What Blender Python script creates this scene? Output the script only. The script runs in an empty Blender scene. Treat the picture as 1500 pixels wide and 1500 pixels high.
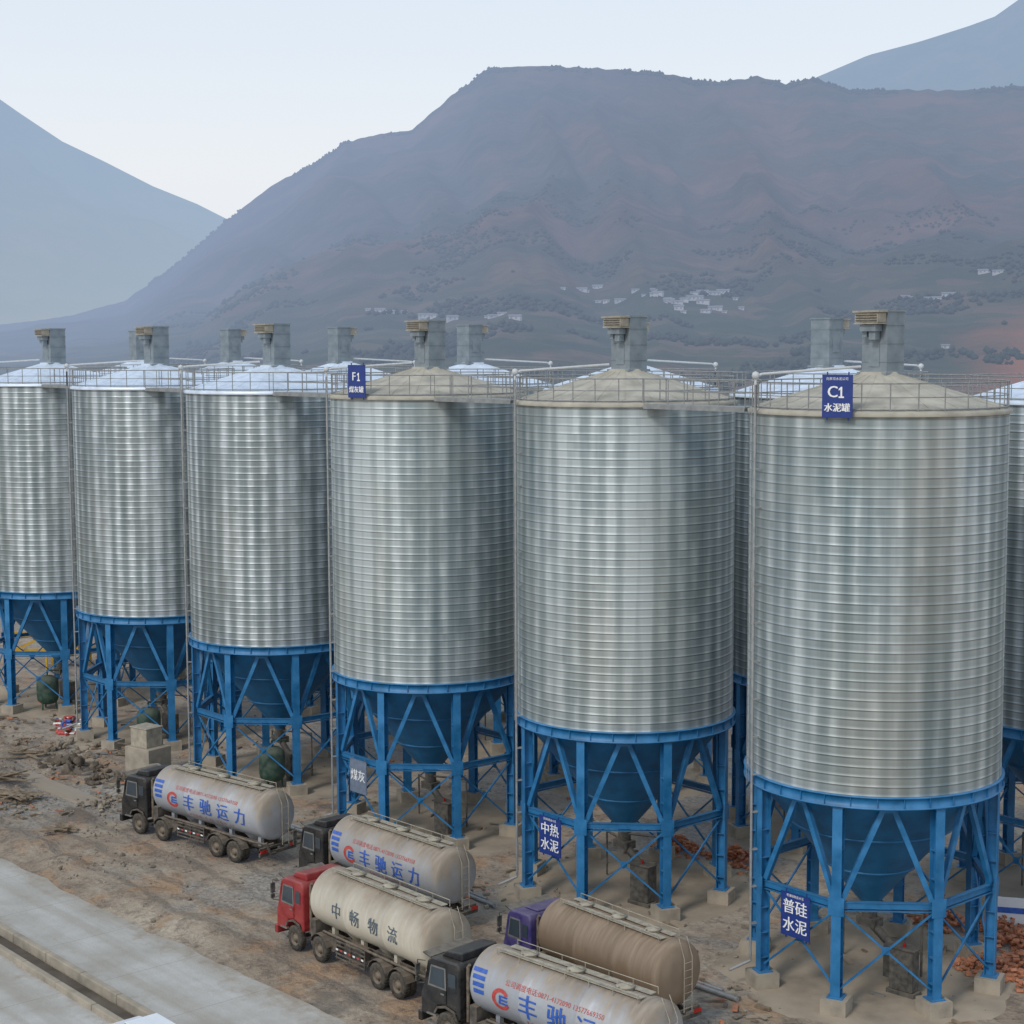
import bpy, math, random
from mathutils import Vector, Matrix, noise as mn
import bmesh
random.seed(7)
S=bpy.context.scene
S.view_settings.view_transform='Standard'; S.view_settings.look='None'; S.view_settings.exposure=0
COL=S.collection
PHI=math.radians(-49.0); CP,SP=math.cos(PHI),math.sin(PHI)
def F(a,y,z=0.0): return Vector((a*CP-y*SP,a*SP+y*CP,z))

# ------------------------------------------------------------ mesh builder
class MB:
    def __init__(s): s.v=[];s.f=[];s.m=[];s.sm=[]
    def add(s,vs,fs,mi=0,sm=False):
        o=len(s.v); s.v+= [tuple(p) for p in vs]
        for f in fs: s.f.append([i+o for i in f]); s.m.append(mi); s.sm.append(sm)
    def box(s,c,d,mi=0,M=None):
        x,y,z=[k/2 for k in d]; c=Vector(c)
        vs=[Vector(p) for p in((-x,-y,-z),(x,-y,-z),(x,y,-z),(-x,y,-z),(-x,-y,z),(x,-y,z),(x,y,z),(-x,y,z))]
        if M: vs=[M@p for p in vs]
        s.add([p+c for p in vs],[(0,3,2,1),(4,5,6,7),(0,1,5,4),(1,2,6,5),(2,3,7,6),(3,0,4,7)],mi)
    def frame(s,p,q,up=(0,0,1)):
        p=Vector(p);q=Vector(q);d=(q-p).normalized();u=Vector(up)
        if abs(d.dot(u))>.98:u=Vector((1,0,0))
        r=d.cross(u).normalized();u=r.cross(d).normalized();return p,q,d,r,u
    def beam(s,p,q,w,h,mi=0,up=(0,0,1)):
        p,q,d,r,u=s.frame(p,q,up)
        vs=[]
        for b in(p,q):
            for (i,j) in((-1,-1),(1,-1),(1,1),(-1,1)): vs.append(b+r*i*w/2+u*j*h/2)
        s.add(vs,[(0,3,2,1),(4,5,6,7),(0,1,5,4),(1,2,6,5),(2,3,7,6),(3,0,4,7)],mi)
    def tube(s,pts,r,n=6,mi=0,sm=True,caps=True):
        for a,b in zip(pts[:-1],pts[1:]):
            p,q,d,rr,u=s.frame(a,b)
            vs=[]
            for c in(p,q):
                for k in range(n):
                    t=2*math.pi*k/n; vs.append(c+rr*math.cos(t)*r+u*math.sin(t)*r)
            s.add(vs,[(k,(k+1)%n,n+(k+1)%n,n+k) for k in range(n)],mi,sm)
            if caps: s.add(vs,[tuple(range(n-1,-1,-1)),tuple(range(n,2*n))],mi)
    def lathe(s,prof,n=32,axis='z',c=(0,0,0),mi=0,sm=True):
        vs=[];c=Vector(c)
        for (r,z) in prof:
            for k in range(n):
                t=2*math.pi*k/n; a,b=math.cos(t)*r,math.sin(t)*r
                vs.append(c+Vector((a,b,z) if axis=='z' else ((z,a,b) if axis=='x' else (b,z,a))))
        fs=[]
        for i in range(len(prof)-1):
            for k in range(n):
                fs.append((i*n+k,i*n+(k+1)%n,(i+1)*n+(k+1)%n,(i+1)*n+k))
        s.add(vs,fs,mi,sm)
    def extr(s,prof,y0,y1,mi=0):
        n=len(prof); vs=[(x,y0,z) for x,z in prof]+[(x,y1,z) for x,z in prof]
        s.add(vs,[(k,(k+1)%n,n+(k+1)%n,n+k) for k in range(n)]+[tuple(range(n-1,-1,-1)),tuple(range(n,2*n))],mi)
    def mesh(s,name,mats):
        me=bpy.data.meshes.new(name); me.from_pydata(s.v,[],s.f)
        for m in mats: me.materials.append(m)
        for i,p in enumerate(me.polygons): p.material_index=s.m[i]; p.use_smooth=s.sm[i]
        me.validate(); me.update(); return me
def recalc(me):
    bm=bmesh.new(); bm.from_mesh(me); bmesh.ops.recalc_face_normals(bm,faces=bm.faces); bm.to_mesh(me); bm.free()
def ob(name,me,parent=None,loc=(0,0,0),rz=0,label=None,cat=None,group=None,kind=None,bev=0):
    o=bpy.data.objects.new(name,me); COL.objects.link(o); o.location=loc; o.rotation_euler=(0,0,rz)
    if parent: o.parent=parent
    if label:o["label"]=label
    if cat:o["category"]=cat
    if group:o["group"]=group
    if kind:o["kind"]=kind
    if bev:
        m=o.modifiers.new("bev",'BEVEL'); m.width=bev; m.segments=2; m.limit_method='ANGLE'
    return o

# ------------------------------------------------------------ materials
class NT:
    def __init__(s,name):
        s.mat=bpy.data.materials.new(name); s.mat.use_nodes=True; s.t=s.mat.node_tree; s.n=s.t.nodes; s.n.clear()
        s.out=s.n.new('ShaderNodeOutputMaterial')
    def new(s,t,**k):
        x=s.n.new(t)
        for a,b in k.items(): setattr(x,a,b)
        return x
    def L(s,a,b): s.t.links.new(a,b)
    def val(s,sock,v):
        if isinstance(v,bpy.types.NodeSocket): s.L(v,sock)
        else: sock.default_value=v
    def math(s,op,a,b=0.0,c=None):
        x=s.new('ShaderNodeMath',operation=op); s.val(x.inputs[0],a); s.val(x.inputs[1],b)
        if c is not None: s.val(x.inputs[2],c)
        return x.outputs[0]
    def coord(s,scale=(1,1,1),kind='Object'):
        tc=s.new('ShaderNodeTexCoord'); mp=s.new('ShaderNodeMapping'); mp.inputs['Scale'].default_value=scale
        s.L(tc.outputs[kind],mp.inputs['Vector']); return mp.outputs[0]
    def noise(s,vec,scale,detail=4,rough=.55):
        x=s.new('ShaderNodeTexNoise'); s.L(vec,x.inputs['Vector']); x.inputs['Scale'].default_value=scale
        x.inputs['Detail'].default_value=detail; x.inputs['Roughness'].default_value=rough; return x.outputs[0]
    def ramp(s,f,stops):
        x=s.new('ShaderNodeValToRGB'); e=x.color_ramp.elements
        while len(e)<len(stops): e.new(.5)
        for i,(p,c) in enumerate(stops):
            e[i].position=p; e[i].color=(c,c,c,1) if isinstance(c,(int,float)) else (*c,1)
        s.L(f,x.inputs[0]); return x.outputs[0]
    def mix(s,f,a,b,bt='MIX'):
        x=s.new('ShaderNodeMix',data_type='RGBA',blend_type=bt)
        s.val(x.inputs[0],f)
        for i,v in((6,a),(7,b)):
            if isinstance(v,tuple): x.inputs[i].default_value=(*v,1) if len(v)==3 else v
            else: s.L(v,x.inputs[i])
        return x.outputs[2]
    def clamp(s,f):
        x=s.new('ShaderNodeClamp'); s.L(f,x.inputs[0]); return x.outputs[0]
    def bsdf(s,col,rough=.6,metal=0.0,bump=None,bs=.3,bd=.05,spec=None):
        b=s.new('ShaderNodeBsdfPrincipled')
        if isinstance(col,tuple): b.inputs['Base Color'].default_value=(*col,1)
        else: s.L(col,b.inputs['Base Color'])
        s.val(b.inputs['Roughness'],rough); s.val(b.inputs['Metallic'],metal)
        if spec is not None: b.inputs['Specular IOR Level'].default_value=spec
        if bump is not None and bs>0:
            bp=s.new('ShaderNodeBump'); bp.inputs['Strength'].default_value=bs; bp.inputs['Distance'].default_value=bd
            s.L(bump,bp.inputs['Height']); s.L(bp.outputs[0],b.inputs['Normal'])
        s.b=b; return b.outputs[0]
    def done(s,sh): s.L(sh,s.out.inputs[0]); return s.mat
    def up(s):
        g=s.new('ShaderNodeNewGeometry'); x=s.new('ShaderNodeSeparateXYZ'); s.L(g.outputs['Normal'],x.inputs[0]); return x.outputs[2]

def simple(name,c,rough=.6,metal=0,var=.25,sc=3,bump=.15,dust=0.0,dcol=(.30,.25,.19)):
    t=NT(name); v=t.coord(kind='Object'); n=t.noise(v,sc,4)
    lo=tuple(k*(1-var) for k in c); hi=tuple(min(1,k*(1+var)) for k in c)
    col=t.ramp(n,[(.3,lo),(.7,hi)])
    r=rough
    if dust>0:
        u=t.up(); f=t.math('MULTIPLY_ADD',u,.55,.25); f2=t.math('MULTIPLY_ADD',n,1.4,-.7)
        f=t.math('ADD',f,f2); f=t.math('MULTIPLY',f,dust); 
        cl=t.clamp(f); col=t.mix(cl,col,dcol)
        r=t.math('MULTIPLY_ADD',cl,.5,rough)
    n2=t.noise(v,sc*7,2) if bump>=.2 else None
    return t.done(t.bsdf(col,r,metal,n2,bump,.02))

PITCH=.355
ZW0=8.42; ZW1=22.45
def wall_mat(name,dusty):
    t=NT(name); tc=t.new('ShaderNodeTexCoord'); sp=t.new('ShaderNodeSeparateXYZ'); t.L(tc.outputs['Object'],sp.inputs[0])
    x,y,z=sp.outputs
    band=t.math('FLOOR',t.math('DIVIDE',t.math('SUBTRACT',z,ZW0),PITCH))
    def cx(f,zz):
        c=t.new('ShaderNodeCombineXYZ'); t.L(t.math('MULTIPLY',x,f),c.inputs[0]); t.L(t.math('MULTIPLY',y,f),c.inputs[1]); t.L(zz,c.inputs[2]); return c.outputs[0]
    streak=t.noise(cx(.95,t.math('MULTIPLY',z,.05)),1.0,4,.6)
    wide=t.noise(cx(.28,t.math('MULTIPLY',z,.035)),1.0,2,.5)  # streak and wide paint uneven lighting and reflections into the steel colour
    hue=t.noise(cx(.22,t.math('MULTIPLY_ADD',z,.06,7.0)),1.0,3,.5)
    quilt=t.noise(cx(1.3,t.math('MULTIPLY',band,.35)),1.0,2,.5)
    fine=t.noise(cx(2.6,t.math('MULTIPLY',band,5.3)),1.0,1)
    blot=t.noise(cx(.3,t.math('MULTIPLY',z,.3)),1.0,4,.6)
    th=t.math('ARCTAN2',y,x); lob=t.math('SINE',t.math('MULTIPLY',th,40.0))  # bright reflection columns of the quilted sheet, painted into the colour
    lob=t.math('MULTIPLY',lob,t.math('MULTIPLY',quilt,.15 if not dusty else .12))
    s=t.math('ADD',t.math('MULTIPLY',streak,.46),t.math('MULTIPLY',quilt,.22))
    s=t.math('ADD',s,t.math('MULTIPLY',wide,.46))
    s=t.math('ADD',s,t.math('MULTIPLY',fine,.07)); s=t.math('ADD',s,lob)
    if dusty: col=t.ramp(s,[(.46,(.20,.265,.285)),(.60,(.37,.43,.445)),(.73,(.62,.675,.68))])
    else: col=t.ramp(s,[(.44,(.17,.21,.22)),(.60,(.32,.365,.375)),(.75,(.66,.71,.73))])
    rg=t.ramp(quilt,[(.3,.46 if not dusty else .50),(.7,.56 if not dusty else .60)])
    metal=.8
    col=t.mix(t.ramp(hue,[(.46,0.0),(.66,.38)]),col,(.42,.40,.33))
    fz=t.math('FRACT',t.math('DIVIDE',t.math('SUBTRACT',z,ZW0),PITCH))
    seam=t.math('GREATER_THAN',fz,.93)
    col=t.mix(t.math('MULTIPLY',seam,.36),col,(.15,.165,.17))
    if dusty:
        df=t.math('ADD',t.math('MULTIPLY',t.math('SUBTRACT',z,18.5),.08),t.math('MULTIPLY_ADD',blot,2.4,-1.2))
        d=t.math('MULTIPLY_ADD',t.clamp(df),.42,.06)
        col=t.mix(d,col,(.34,.32,.265)); metal=t.math('MULTIPLY_ADD',d,-.9,.8); rg=t.math('ADD',rg,t.math('MULTIPLY',d,.3))
    return t.done(t.bsdf(col,rg,metal,quilt,.25,.03))
M={}
M['wall_d']=wall_mat('galvanised_steel_dusty',True)
M['wall_c']=wall_mat('galvanised_steel',False)
M['roof_d']=simple('dusty_roof_sheet',(.40,.37,.305),.85,0,.22,1.2,.0)
M['roof_c']=simple('clean_roof_sheet',(.66,.73,.82),.5,.3,.16,1.5,.0)
M['blue']=simple('blue_paint',(.010,.165,.385),.42,0,.30,1.3,.1,dust=.28,dcol=(.20,.24,.26))
M['blue_d']=simple('deep_blue_paint',(.010,.15,.335),.45,0,.28,.8,.1,dust=.12)
M['galv']=simple('galvanised_pipe',(.36,.37,.37),.5,.4,.2,4,.1,dust=.3)
M['rail']=simple('railing_steel',(.28,.285,.28),.6,.2,.2,4,.1)
M['white_pipe']=simple('pale_pipe_paint',(.60,.62,.63),.5,0,.15,4,.05,dust=.3)
M['grey_box']=simple('grey_blue_steel_box',(.23,.275,.305),.5,.2,.2,2,.1,dust=.28,dcol=(.30,.27,.22))
M['hood']=simple('dusty_canopy',(.36,.32,.25),.7,0,.25,3,.0)
M['darkm']=simple('dark_machinery',(.08,.08,.075),.6,.2,.4,4,.2,dust=.6)
M['conc']=simple('rough_concrete',(.35,.31,.25),.9,0,.3,1.2,.5,dust=.5,dcol=(.32,.25,.175))
M['slab']=simple('dusty_slab',(.32,.265,.20),.95,0,.4,.45,.5,dust=.5,dcol=(.35,.275,.195))
M['sign']=simple('sign_blue',(.02,.045,.22),.45,0,.12,4,.02)
M['sign_g']=simple('sign_faded',(.16,.20,.27),.6,0,.2,4,.05)
M['wtxt']=simple('white_lettering',(.85,.85,.85),.5,0,.03,4,0)
M['green']=simple('green_vessel_paint',(.025,.075,.055),.6,0,.3,3,.1,dust=.6,dcol=(.20,.18,.14))
M['rubber']=simple('tyre_rubber',(.035,.033,.03),.85,0,.4,6,.2,dust=.7,dcol=(.20,.17,.13))
M['rim']=simple('dusty_rim',(.18,.145,.11),.7,.2,.4,6,.2,dust=.3)
M['chas']=simple('chassis_steel',(.06,.055,.05),.7,0,.4,3,.2,dust=.9,dcol=(.24,.19,.14))
M['glass']=simple('cab_glass',(.045,.06,.075),.05,0,.1,2,0)
M['lamp']=simple('lamp_lens',(.6,.6,.55),.2,0,.05,2,0)
M['rlamp']=simple('red_lens',(.45,.02,.015),.3,0,.1,2,0)
M['trim']=simple('grey_trim',(.20,.20,.19),.5,.2,.2,3,0,dust=.4)
M['redtxt']=simple('red_lettering',(.50,.05,.045),.6,0,.25,5,0,dust=.25)
M['bluetxt']=simple('blue_lettering',(.02,.10,.44),.6,0,.25,5,0,dust=.18)
M['darktxt']=simple('slate_lettering',(.06,.10,.14),.6,0,.25,5,0,dust=.3)
M['wood']=simple('weathered_timber',(.22,.165,.11),.9,0,.5,3,.4)
M['brick']=simple('red_brick',(.48,.17,.08),.9,0,.35,4,.4,dust=.3)
M['rubble']=simple('rubble_stone',(.23,.19,.145),.95,0,.5,1.5,.5)
M['drock']=simple('dark_rock',(.12,.095,.07),.95,0,.4,1.5,.5)
M['carw']=simple('white_car_paint',(.75,.77,.8),.25,0,.03,3,0)
M['yellow']=simple('yellow_paint',(.60,.36,.03),.5,0,.2,3,.1,dust=.2)

def tank_mat(name,c,dust,metal):
    t=NT(name); v=t.coord(); n=t.noise(v,.9,5); st=t.noise(t.coord((2.4,.5,.3)),2.0,4); u=t.up()
    sx=t.new('ShaderNodeSeparateXYZ'); t.L(v,sx.inputs[0])
    rear=t.math('MULTIPLY',t.clamp(t.math('MULTIPLY',t.math('SUBTRACT',sx.outputs[0],9.6),1.0)),.5)
    f=t.math('MULTIPLY_ADD',u,.95,-.10+dust*.35); f=t.math('ADD',f,t.math('MULTIPLY_ADD',n,1.3,-.65)); f=t.math('ADD',f,t.math('MULTIPLY_ADD',st,1.2,-.6)); f=t.math('ADD',f,rear)
    d=t.math('MULTIPLY',t.clamp(f),.94)
    dc=t.ramp(st,[(.3,(.20,.155,.11)),(.7,(.37,.30,.225))])
    if dust>=1.0: dc=t.ramp(st,[(.3,(.19,.135,.09)),(.7,(.31,.235,.165))])
    col=t.mix(d,t.ramp(n,[(.3,tuple(k*.85 for k in c)),(.7,c)]),dc)
    return t.done(t.bsdf(col,t.math('MULTIPLY_ADD',d,.5,.35),t.math('MULTIPLY_ADD',d,-metal,metal)))
M['tank_s']=tank_mat('tanker_silver',(.54,.58,.64),.60,.4)
M['tank_s2']=tank_mat('tanker_silver_dirty',(.48,.51,.55),.90,.3)
M['tank_w']=tank_mat('tanker_cream',(.66,.61,.50),.60,0)
M['tank_b']=tank_mat('tanker_brown_dust',(.25,.175,.115),1.0,0)
M['cab_k']=simple('black_cab_paint',(.012,.014,.018),.22,0,.2,2,.02,dust=.22)
M['cab_r']=simple('red_cab_paint',(.30,.02,.025),.28,0,.2,2,.02,dust=.28)
M['cab_p']=simple('violet_blue_cab_paint',(.045,.035,.17),.35,0,.2,2,.02,dust=.4)

def hazed(t,sh,L=3000.0,hc=(.335,.425,.60)):  # aerial haze painted into the material as glow, thicker with distance and low down
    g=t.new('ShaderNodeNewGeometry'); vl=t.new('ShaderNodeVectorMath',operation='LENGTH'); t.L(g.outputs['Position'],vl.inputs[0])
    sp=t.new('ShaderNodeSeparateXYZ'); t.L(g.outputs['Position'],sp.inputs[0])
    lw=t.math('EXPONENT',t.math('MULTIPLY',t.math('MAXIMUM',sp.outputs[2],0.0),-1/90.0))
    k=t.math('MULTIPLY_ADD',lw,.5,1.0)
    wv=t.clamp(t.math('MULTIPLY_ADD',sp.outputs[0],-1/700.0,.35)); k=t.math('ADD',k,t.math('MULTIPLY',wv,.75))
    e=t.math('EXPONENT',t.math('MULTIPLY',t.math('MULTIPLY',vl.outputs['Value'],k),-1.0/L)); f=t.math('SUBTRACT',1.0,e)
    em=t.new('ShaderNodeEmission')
    if hc[0]>.35:   # valley mist painted in: paler haze glow low down
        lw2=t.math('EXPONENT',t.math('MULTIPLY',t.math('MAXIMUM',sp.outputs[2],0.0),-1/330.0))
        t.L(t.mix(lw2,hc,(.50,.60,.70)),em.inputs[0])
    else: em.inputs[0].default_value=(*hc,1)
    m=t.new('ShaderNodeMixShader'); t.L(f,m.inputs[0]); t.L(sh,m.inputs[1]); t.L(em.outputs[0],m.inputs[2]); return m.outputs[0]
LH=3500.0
def hill_mat(name,L,red):
    t=NT(name); v=t.coord()
    n=t.noise(v,.0045,6,.6); n2=t.noise(v,.016,6,.7)
    col=t.ramp(n,[(.35,(.042,.050,.042)),(.5,(.070,.058,.048)),(.62,(.135,.078,.060))])
    col=t.mix(t.ramp(n2,[(.44,0.0),(.60,.65)]),col,(.026,.036,.030))
    if red:
        n4=t.noise(v,.075,3,.7)
        col=t.mix(t.ramp(n4,[(.52,0.0),(.72,.30)]),col,(.14,.12,.095))
        sp=t.new('ShaderNodeSeparateXYZ'); t.L(v,sp.inputs[0])
        # reddish bare patches spread over the eastern shoulder
        ef=t.clamp(t.math('MULTIPLY_ADD',sp.outputs[0],1/500.0,-.1))
        n7=t.noise(v,.008,5,.65)
        col=t.mix(t.math('MULTIPLY',ef,t.ramp(n7,[(.50,0.0),(.62,.55)])),col,(.20,.095,.07))
        lowf=t.ramp(t.math('DIVIDE',sp.outputs[2],200.0),[(.08,.75),(.6,0.0)])
        mp=t.coord((1,1.0,3.0)); fld=t.new('ShaderNodeTexVoronoi'); t.L(mp,fld.inputs['Vector']); fld.inputs['Scale'].default_value=.03
        sc=t.new('ShaderNodeSeparateColor'); t.L(fld.outputs['Color'],sc.inputs[0])
        fc=t.ramp(sc.outputs[0],[(.1,(.05,.070,.042)),(.5,(.075,.094,.050)),(.8,(.12,.11,.075)),(.95,(.18,.12,.09))])
        col=t.mix(t.math('MULTIPLY',lowf,.8),col,fc)
        col=t.mix(t.math('MULTIPLY',t.ramp(n2,[(.48,0.0),(.58,.8)]),lowf),col,(.035,.052,.035))
        rx=t.math('SUBTRACT',t.math('DIVIDE',sp.outputs[0],t.math('MAXIMUM',sp.outputs[1],1.0)),.235)
        rf=t.math('MULTIPLY',t.math('MULTIPLY',rx,14.0),t.ramp(t.math('DIVIDE',sp.outputs[2],60.0),[(.3,1.0),(.9,0.0)]))
        col=t.mix(t.clamp(t.math('ADD',rf,t.math('MULTIPLY_ADD',n2,1.2,-.8))),col,(.38,.14,.085))
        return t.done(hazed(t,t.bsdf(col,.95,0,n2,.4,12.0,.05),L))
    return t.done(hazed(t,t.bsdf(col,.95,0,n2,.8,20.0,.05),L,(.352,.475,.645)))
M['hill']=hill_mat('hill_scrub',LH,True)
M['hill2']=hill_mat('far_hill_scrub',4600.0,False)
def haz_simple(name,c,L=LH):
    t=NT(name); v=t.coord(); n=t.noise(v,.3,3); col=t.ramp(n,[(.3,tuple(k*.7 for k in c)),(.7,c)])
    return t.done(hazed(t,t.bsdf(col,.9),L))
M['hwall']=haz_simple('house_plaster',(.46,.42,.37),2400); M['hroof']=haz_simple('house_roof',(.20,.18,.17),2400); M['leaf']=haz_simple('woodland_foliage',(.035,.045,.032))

def ground_mat():
    t=NT('dirt_ground'); v=t.coord()
    n=t.noise(v,.13,5,.6); n2=t.noise(v,.9,6,.7); n3=t.noise(v,6,4,.7); n4=t.noise(t.coord((.16,.6,1)),.9,5,.65)
    col=t.ramp(n,[(.32,(.235,.178,.122)),(.5,(.335,.26,.182)),(.66,(.43,.352,.262))])
    n6=t.noise(v,.3,4,.6)
    col=t.mix(t.ramp(n6,[(.52,0.0),(.60,.75)]),col,(.39,.23,.115))
    col=t.mix(t.ramp(n2,[(.47,0.0),(.62,.6)]),col,(.13,.094,.064))
    col=t.mix(t.ramp(n4,[(.52,0.0),(.62,.5)]),col,(.40,.335,.255))
    sp=t.new('ShaderNodeSeparateXYZ'); t.L(v,sp.inputs[0])
    wob=t.math('MULTIPLY_ADD',n,3.0,-1.5); yy=t.math('ADD',sp.outputs[1],wob)
    tr=t.math('SINE',t.math('MULTIPLY',yy,3.1)); trm=t.ramp(tr,[(.55,0.0),(.9,1.0)])
    near=t.math('MULTIPLY',t.math('GREATER_THAN',sp.outputs[1],36.0),t.math('LESS_THAN',sp.outputs[1],46.5))
    trf=t.math('MULTIPLY',t.math('MULTIPLY',trm,near),t.ramp(n2,[(.4,.7),(.6,.1)]))
    col=t.mix(trf,col,(.18,.14,.10))
    n8=t.noise(v,.16,4,.6)
    col=t.mix(t.ramp(n8,[(.60,0.0),(.66,.65)]),col,(.12,.098,.075))
    n5=t.noise(v,.10,4,.6)
    gm=t.ramp(n5,[(.54,0.0),(.59,.75)])
    col=t.mix(gm,col,(.275,.245,.205))
    vo=t.new('ShaderNodeTexVoronoi'); t.L(v,vo.inputs['Vector']); vo.inputs['Scale'].default_value=7
    sc=t.new('ShaderNodeSeparateColor'); t.L(vo.outputs['Color'],sc.inputs[0])
    st=t.ramp(sc.outputs[0],[(.0,.45),(.5,1.0),(1.0,1.5)])
    gmask=t.math('ADD',t.math('MULTIPLY_ADD',t.ramp(n2,[(.4,0.0),(.6,1.0)]),.35,.12),t.math('MULTIPLY',gm,.35))
    col=t.mix(gmask,col,st,'MULTIPLY')
    h=t.math('ADD',t.math('MULTIPLY',n2,.8),t.math('MULTIPLY',n3,.3))
    h=t.math('ADD',h,t.math('MULTIPLY',trf,-.3))
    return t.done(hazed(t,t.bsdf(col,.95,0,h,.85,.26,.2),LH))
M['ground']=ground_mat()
def road_mat(name='concrete_road',k=1.0):
    t=NT(name); v=t.coord(); n=t.noise(v,.35,6,.65); n2=t.noise(t.coord((.05,1.0,1)),1.0,5); n3=t.noise(v,10,4); n4=t.noise(v,.9,6,.7)
    q=lambda c: tuple(x*k for x in c)
    col=t.ramp(n,[(.3,q((.35,.325,.28))),(.55,q((.45,.43,.395))),(.75,q((.52,.51,.485)))])
    col=t.mix(t.ramp(n2,[(.45,0.0),(.7,.55)]),col,q((.30,.255,.195)))
    sp=t.new('ShaderNodeSeparateXYZ'); t.L(v,sp.inputs[0])
    j=t.math('LESS_THAN',t.math('FRACT',t.math('DIVIDE',sp.outputs[0],5.0)),.006)
    col=t.mix(t.math('MULTIPLY',j,.5),col,(.12,.10,.08))
    e=t.math('ADD',t.math('MULTIPLY',t.math('SUBTRACT',sp.outputs[1],33.7),.5),t.math('MULTIPLY_ADD',n4,4.0,-2.1))
    d2=t.math('ABSOLUTE',t.math('SUBTRACT',sp.outputs[1],29.4))
    e2=t.math('ADD',t.math('MULTIPLY',t.math('SUBTRACT',1.4,d2),.5),t.math('MULTIPLY_ADD',n4,4.0,-2.2))
    col=t.mix(t.math('MULTIPLY',t.clamp(t.math('MAXIMUM',e,e2)),.75),col,(.28,.215,.15))
    return t.done(t.bsdf(col,.9,0,t.math('ADD',n3,n4),.45,.04))
M['road']=road_mat(); M['channel']=simple('dark_soil',(.10,.08,.06),.95,0,.4,.8,.6)  # channel: flat dark strip between the kerbs

# ------------------------------------------------------------ text
def text_mesh(body,size,mat,ext=0.0,sp=1.0):
    if body=="one":
        pts=[(.24,-.26),(.24,.36),(.15,.36),(.0,.22),(.0,.10),(.12,.20),(.12,-.26),(.0,-.26),(.0,-.36),(.36,-.36),(.36,-.26)]
        me=bpy.data.meshes.new('lettering'); me.from_pydata([((p[0]+.10)*size,p[1]*size,0) for p in pts],[],[tuple(range(len(pts)))]); me.materials.append(mat); return me
    cu=bpy.data.curves.new('t','FONT'); cu.body=body; cu.size=size; cu.align_x='CENTER'; cu.align_y='CENTER'; cu.extrude=ext
    cu.space_character=sp; cu.resolution_u=3
    o=bpy.data.objects.new('t',cu); COL.objects.link(o); bpy.context.view_layer.update()
    dg=bpy.context.evaluated_depsgraph_get(); me=bpy.data.meshes.new_from_object(o.evaluated_get(dg))
    bpy.data.objects.remove(o); me.materials.clear(); me.materials.append(mat); return me
def wrap(me,R,x0,zc,t0):
    bm=bmesh.new(); bm.from_mesh(me)
    ys=[v.co.y for v in bm.verts]
    if ys:
        y=min(ys)
        while y<max(ys):
            y+=.07; g=bm.verts[:]+bm.edges[:]+bm.faces[:]
            bmesh.ops.bisect_plane(bm,geom=g,plane_co=(0,y,0),plane_no=(0,1,0))
    for v in bm.verts:
        a=(v.co.y+t0)/R; v.co=Vector((v.co.x+x0,-R*math.cos(a),zc+R*math.sin(a)))
    bm.to_mesh(me); bm.free(); return me

# ------------------------------------------------------------ silo meshes
RAD=5.0
def build_wall(mat):
    b=MB(); prof=[]; n=int((ZW1-ZW0)/PITCH)
    for i in range(n):
        z=ZW0+i*PITCH
        prof+=[(RAD,z+.0),(RAD+.008,z+.009),(RAD+.009,z+.018),(RAD+.002,z+.028),(RAD+.003,z+.13),(RAD+.0035,z+.20),(RAD+.002,z+.30)]
    prof+=[(RAD,ZW1-.06),(RAD+.07,ZW1-.05),(RAD+.07,ZW1)]
    b.lathe(prof,112,mi=0); return b.mesh('tank_wall',[mat])
def build_roof(mat):
    b=MB(); b.lathe([(RAD+.10,ZW1-.1),(RAD+.12,ZW1+.02),(4.9,ZW1+.12),(2.6,ZW1+.82),(.8,ZW1+1.35),(.75,ZW1+1.45),(0.01,ZW1+1.45)],96,sm=True)
    for k in range(24):
        t=2*math.pi*k/24; c,s=math.cos(t),math.sin(t)
        b.beam((4.85*c,4.85*s,ZW1+.14),(.85*c,.85*s,ZW1+1.335),.03,.03)
    return b.mesh('roof',[mat])
def build_rail():
    b=MB(); n=40; r=4.95
    for h,w in((1.1,.028),(.6,.02),(.16,.03)):
        pts=[(r*math.cos(2*math.pi*k/n),r*math.sin(2*math.pi*k/n),ZW1+h) for k in range(n+1)]
        b.tube(pts,w,5,caps=False)
    for k in range(30):
        t=2*math.pi*k/30; b.tube([(r*math.cos(t),r*math.sin(t),ZW1+.03),(r*math.cos(t),r*math.sin(t),ZW1+1.12)],.024,5)
    return b.mesh('railing',[M['rail']])
def build_ring():
    b=MB(); b.lathe([(RAD-.25,ZW0-.46),(RAD+.14,ZW0-.46),(RAD+.14,ZW0-.42),(RAD+.05,ZW0-.40),(RAD+.05,ZW0-.06),(RAD+.14,ZW0-.04),(RAD+.14,ZW0+.0),(RAD-.02,ZW0+.0)],64)
    for k in range(32):
        t=2*math.pi*(k+.5)/32; Mx=Matrix.Rotation(t,3,'Z'); b.box((5.08*math.cos(t),5.08*math.sin(t),ZW0-.23),(.08,.025,.34),M=Mx)
    return b.mesh('ring_beam',[M['blue']])
def build_hopper():
    b=MB(); b.lathe([(RAD-.2,ZW0-.35),(.40,ZW0-5.5),(.28,ZW0-5.7)],48)
    for zz in(ZW0-2.2,ZW0-3.9):
        rr=.40+(4.4)*(zz-(ZW0-5.5))/5.15; b.lathe([(rr-.04,zz-.05),(rr+.05,zz-.04),(rr+.06,zz+.03),(rr+.03,zz+.05)],48)
    return b.mesh('hopper',[M['blue_d']])
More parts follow.
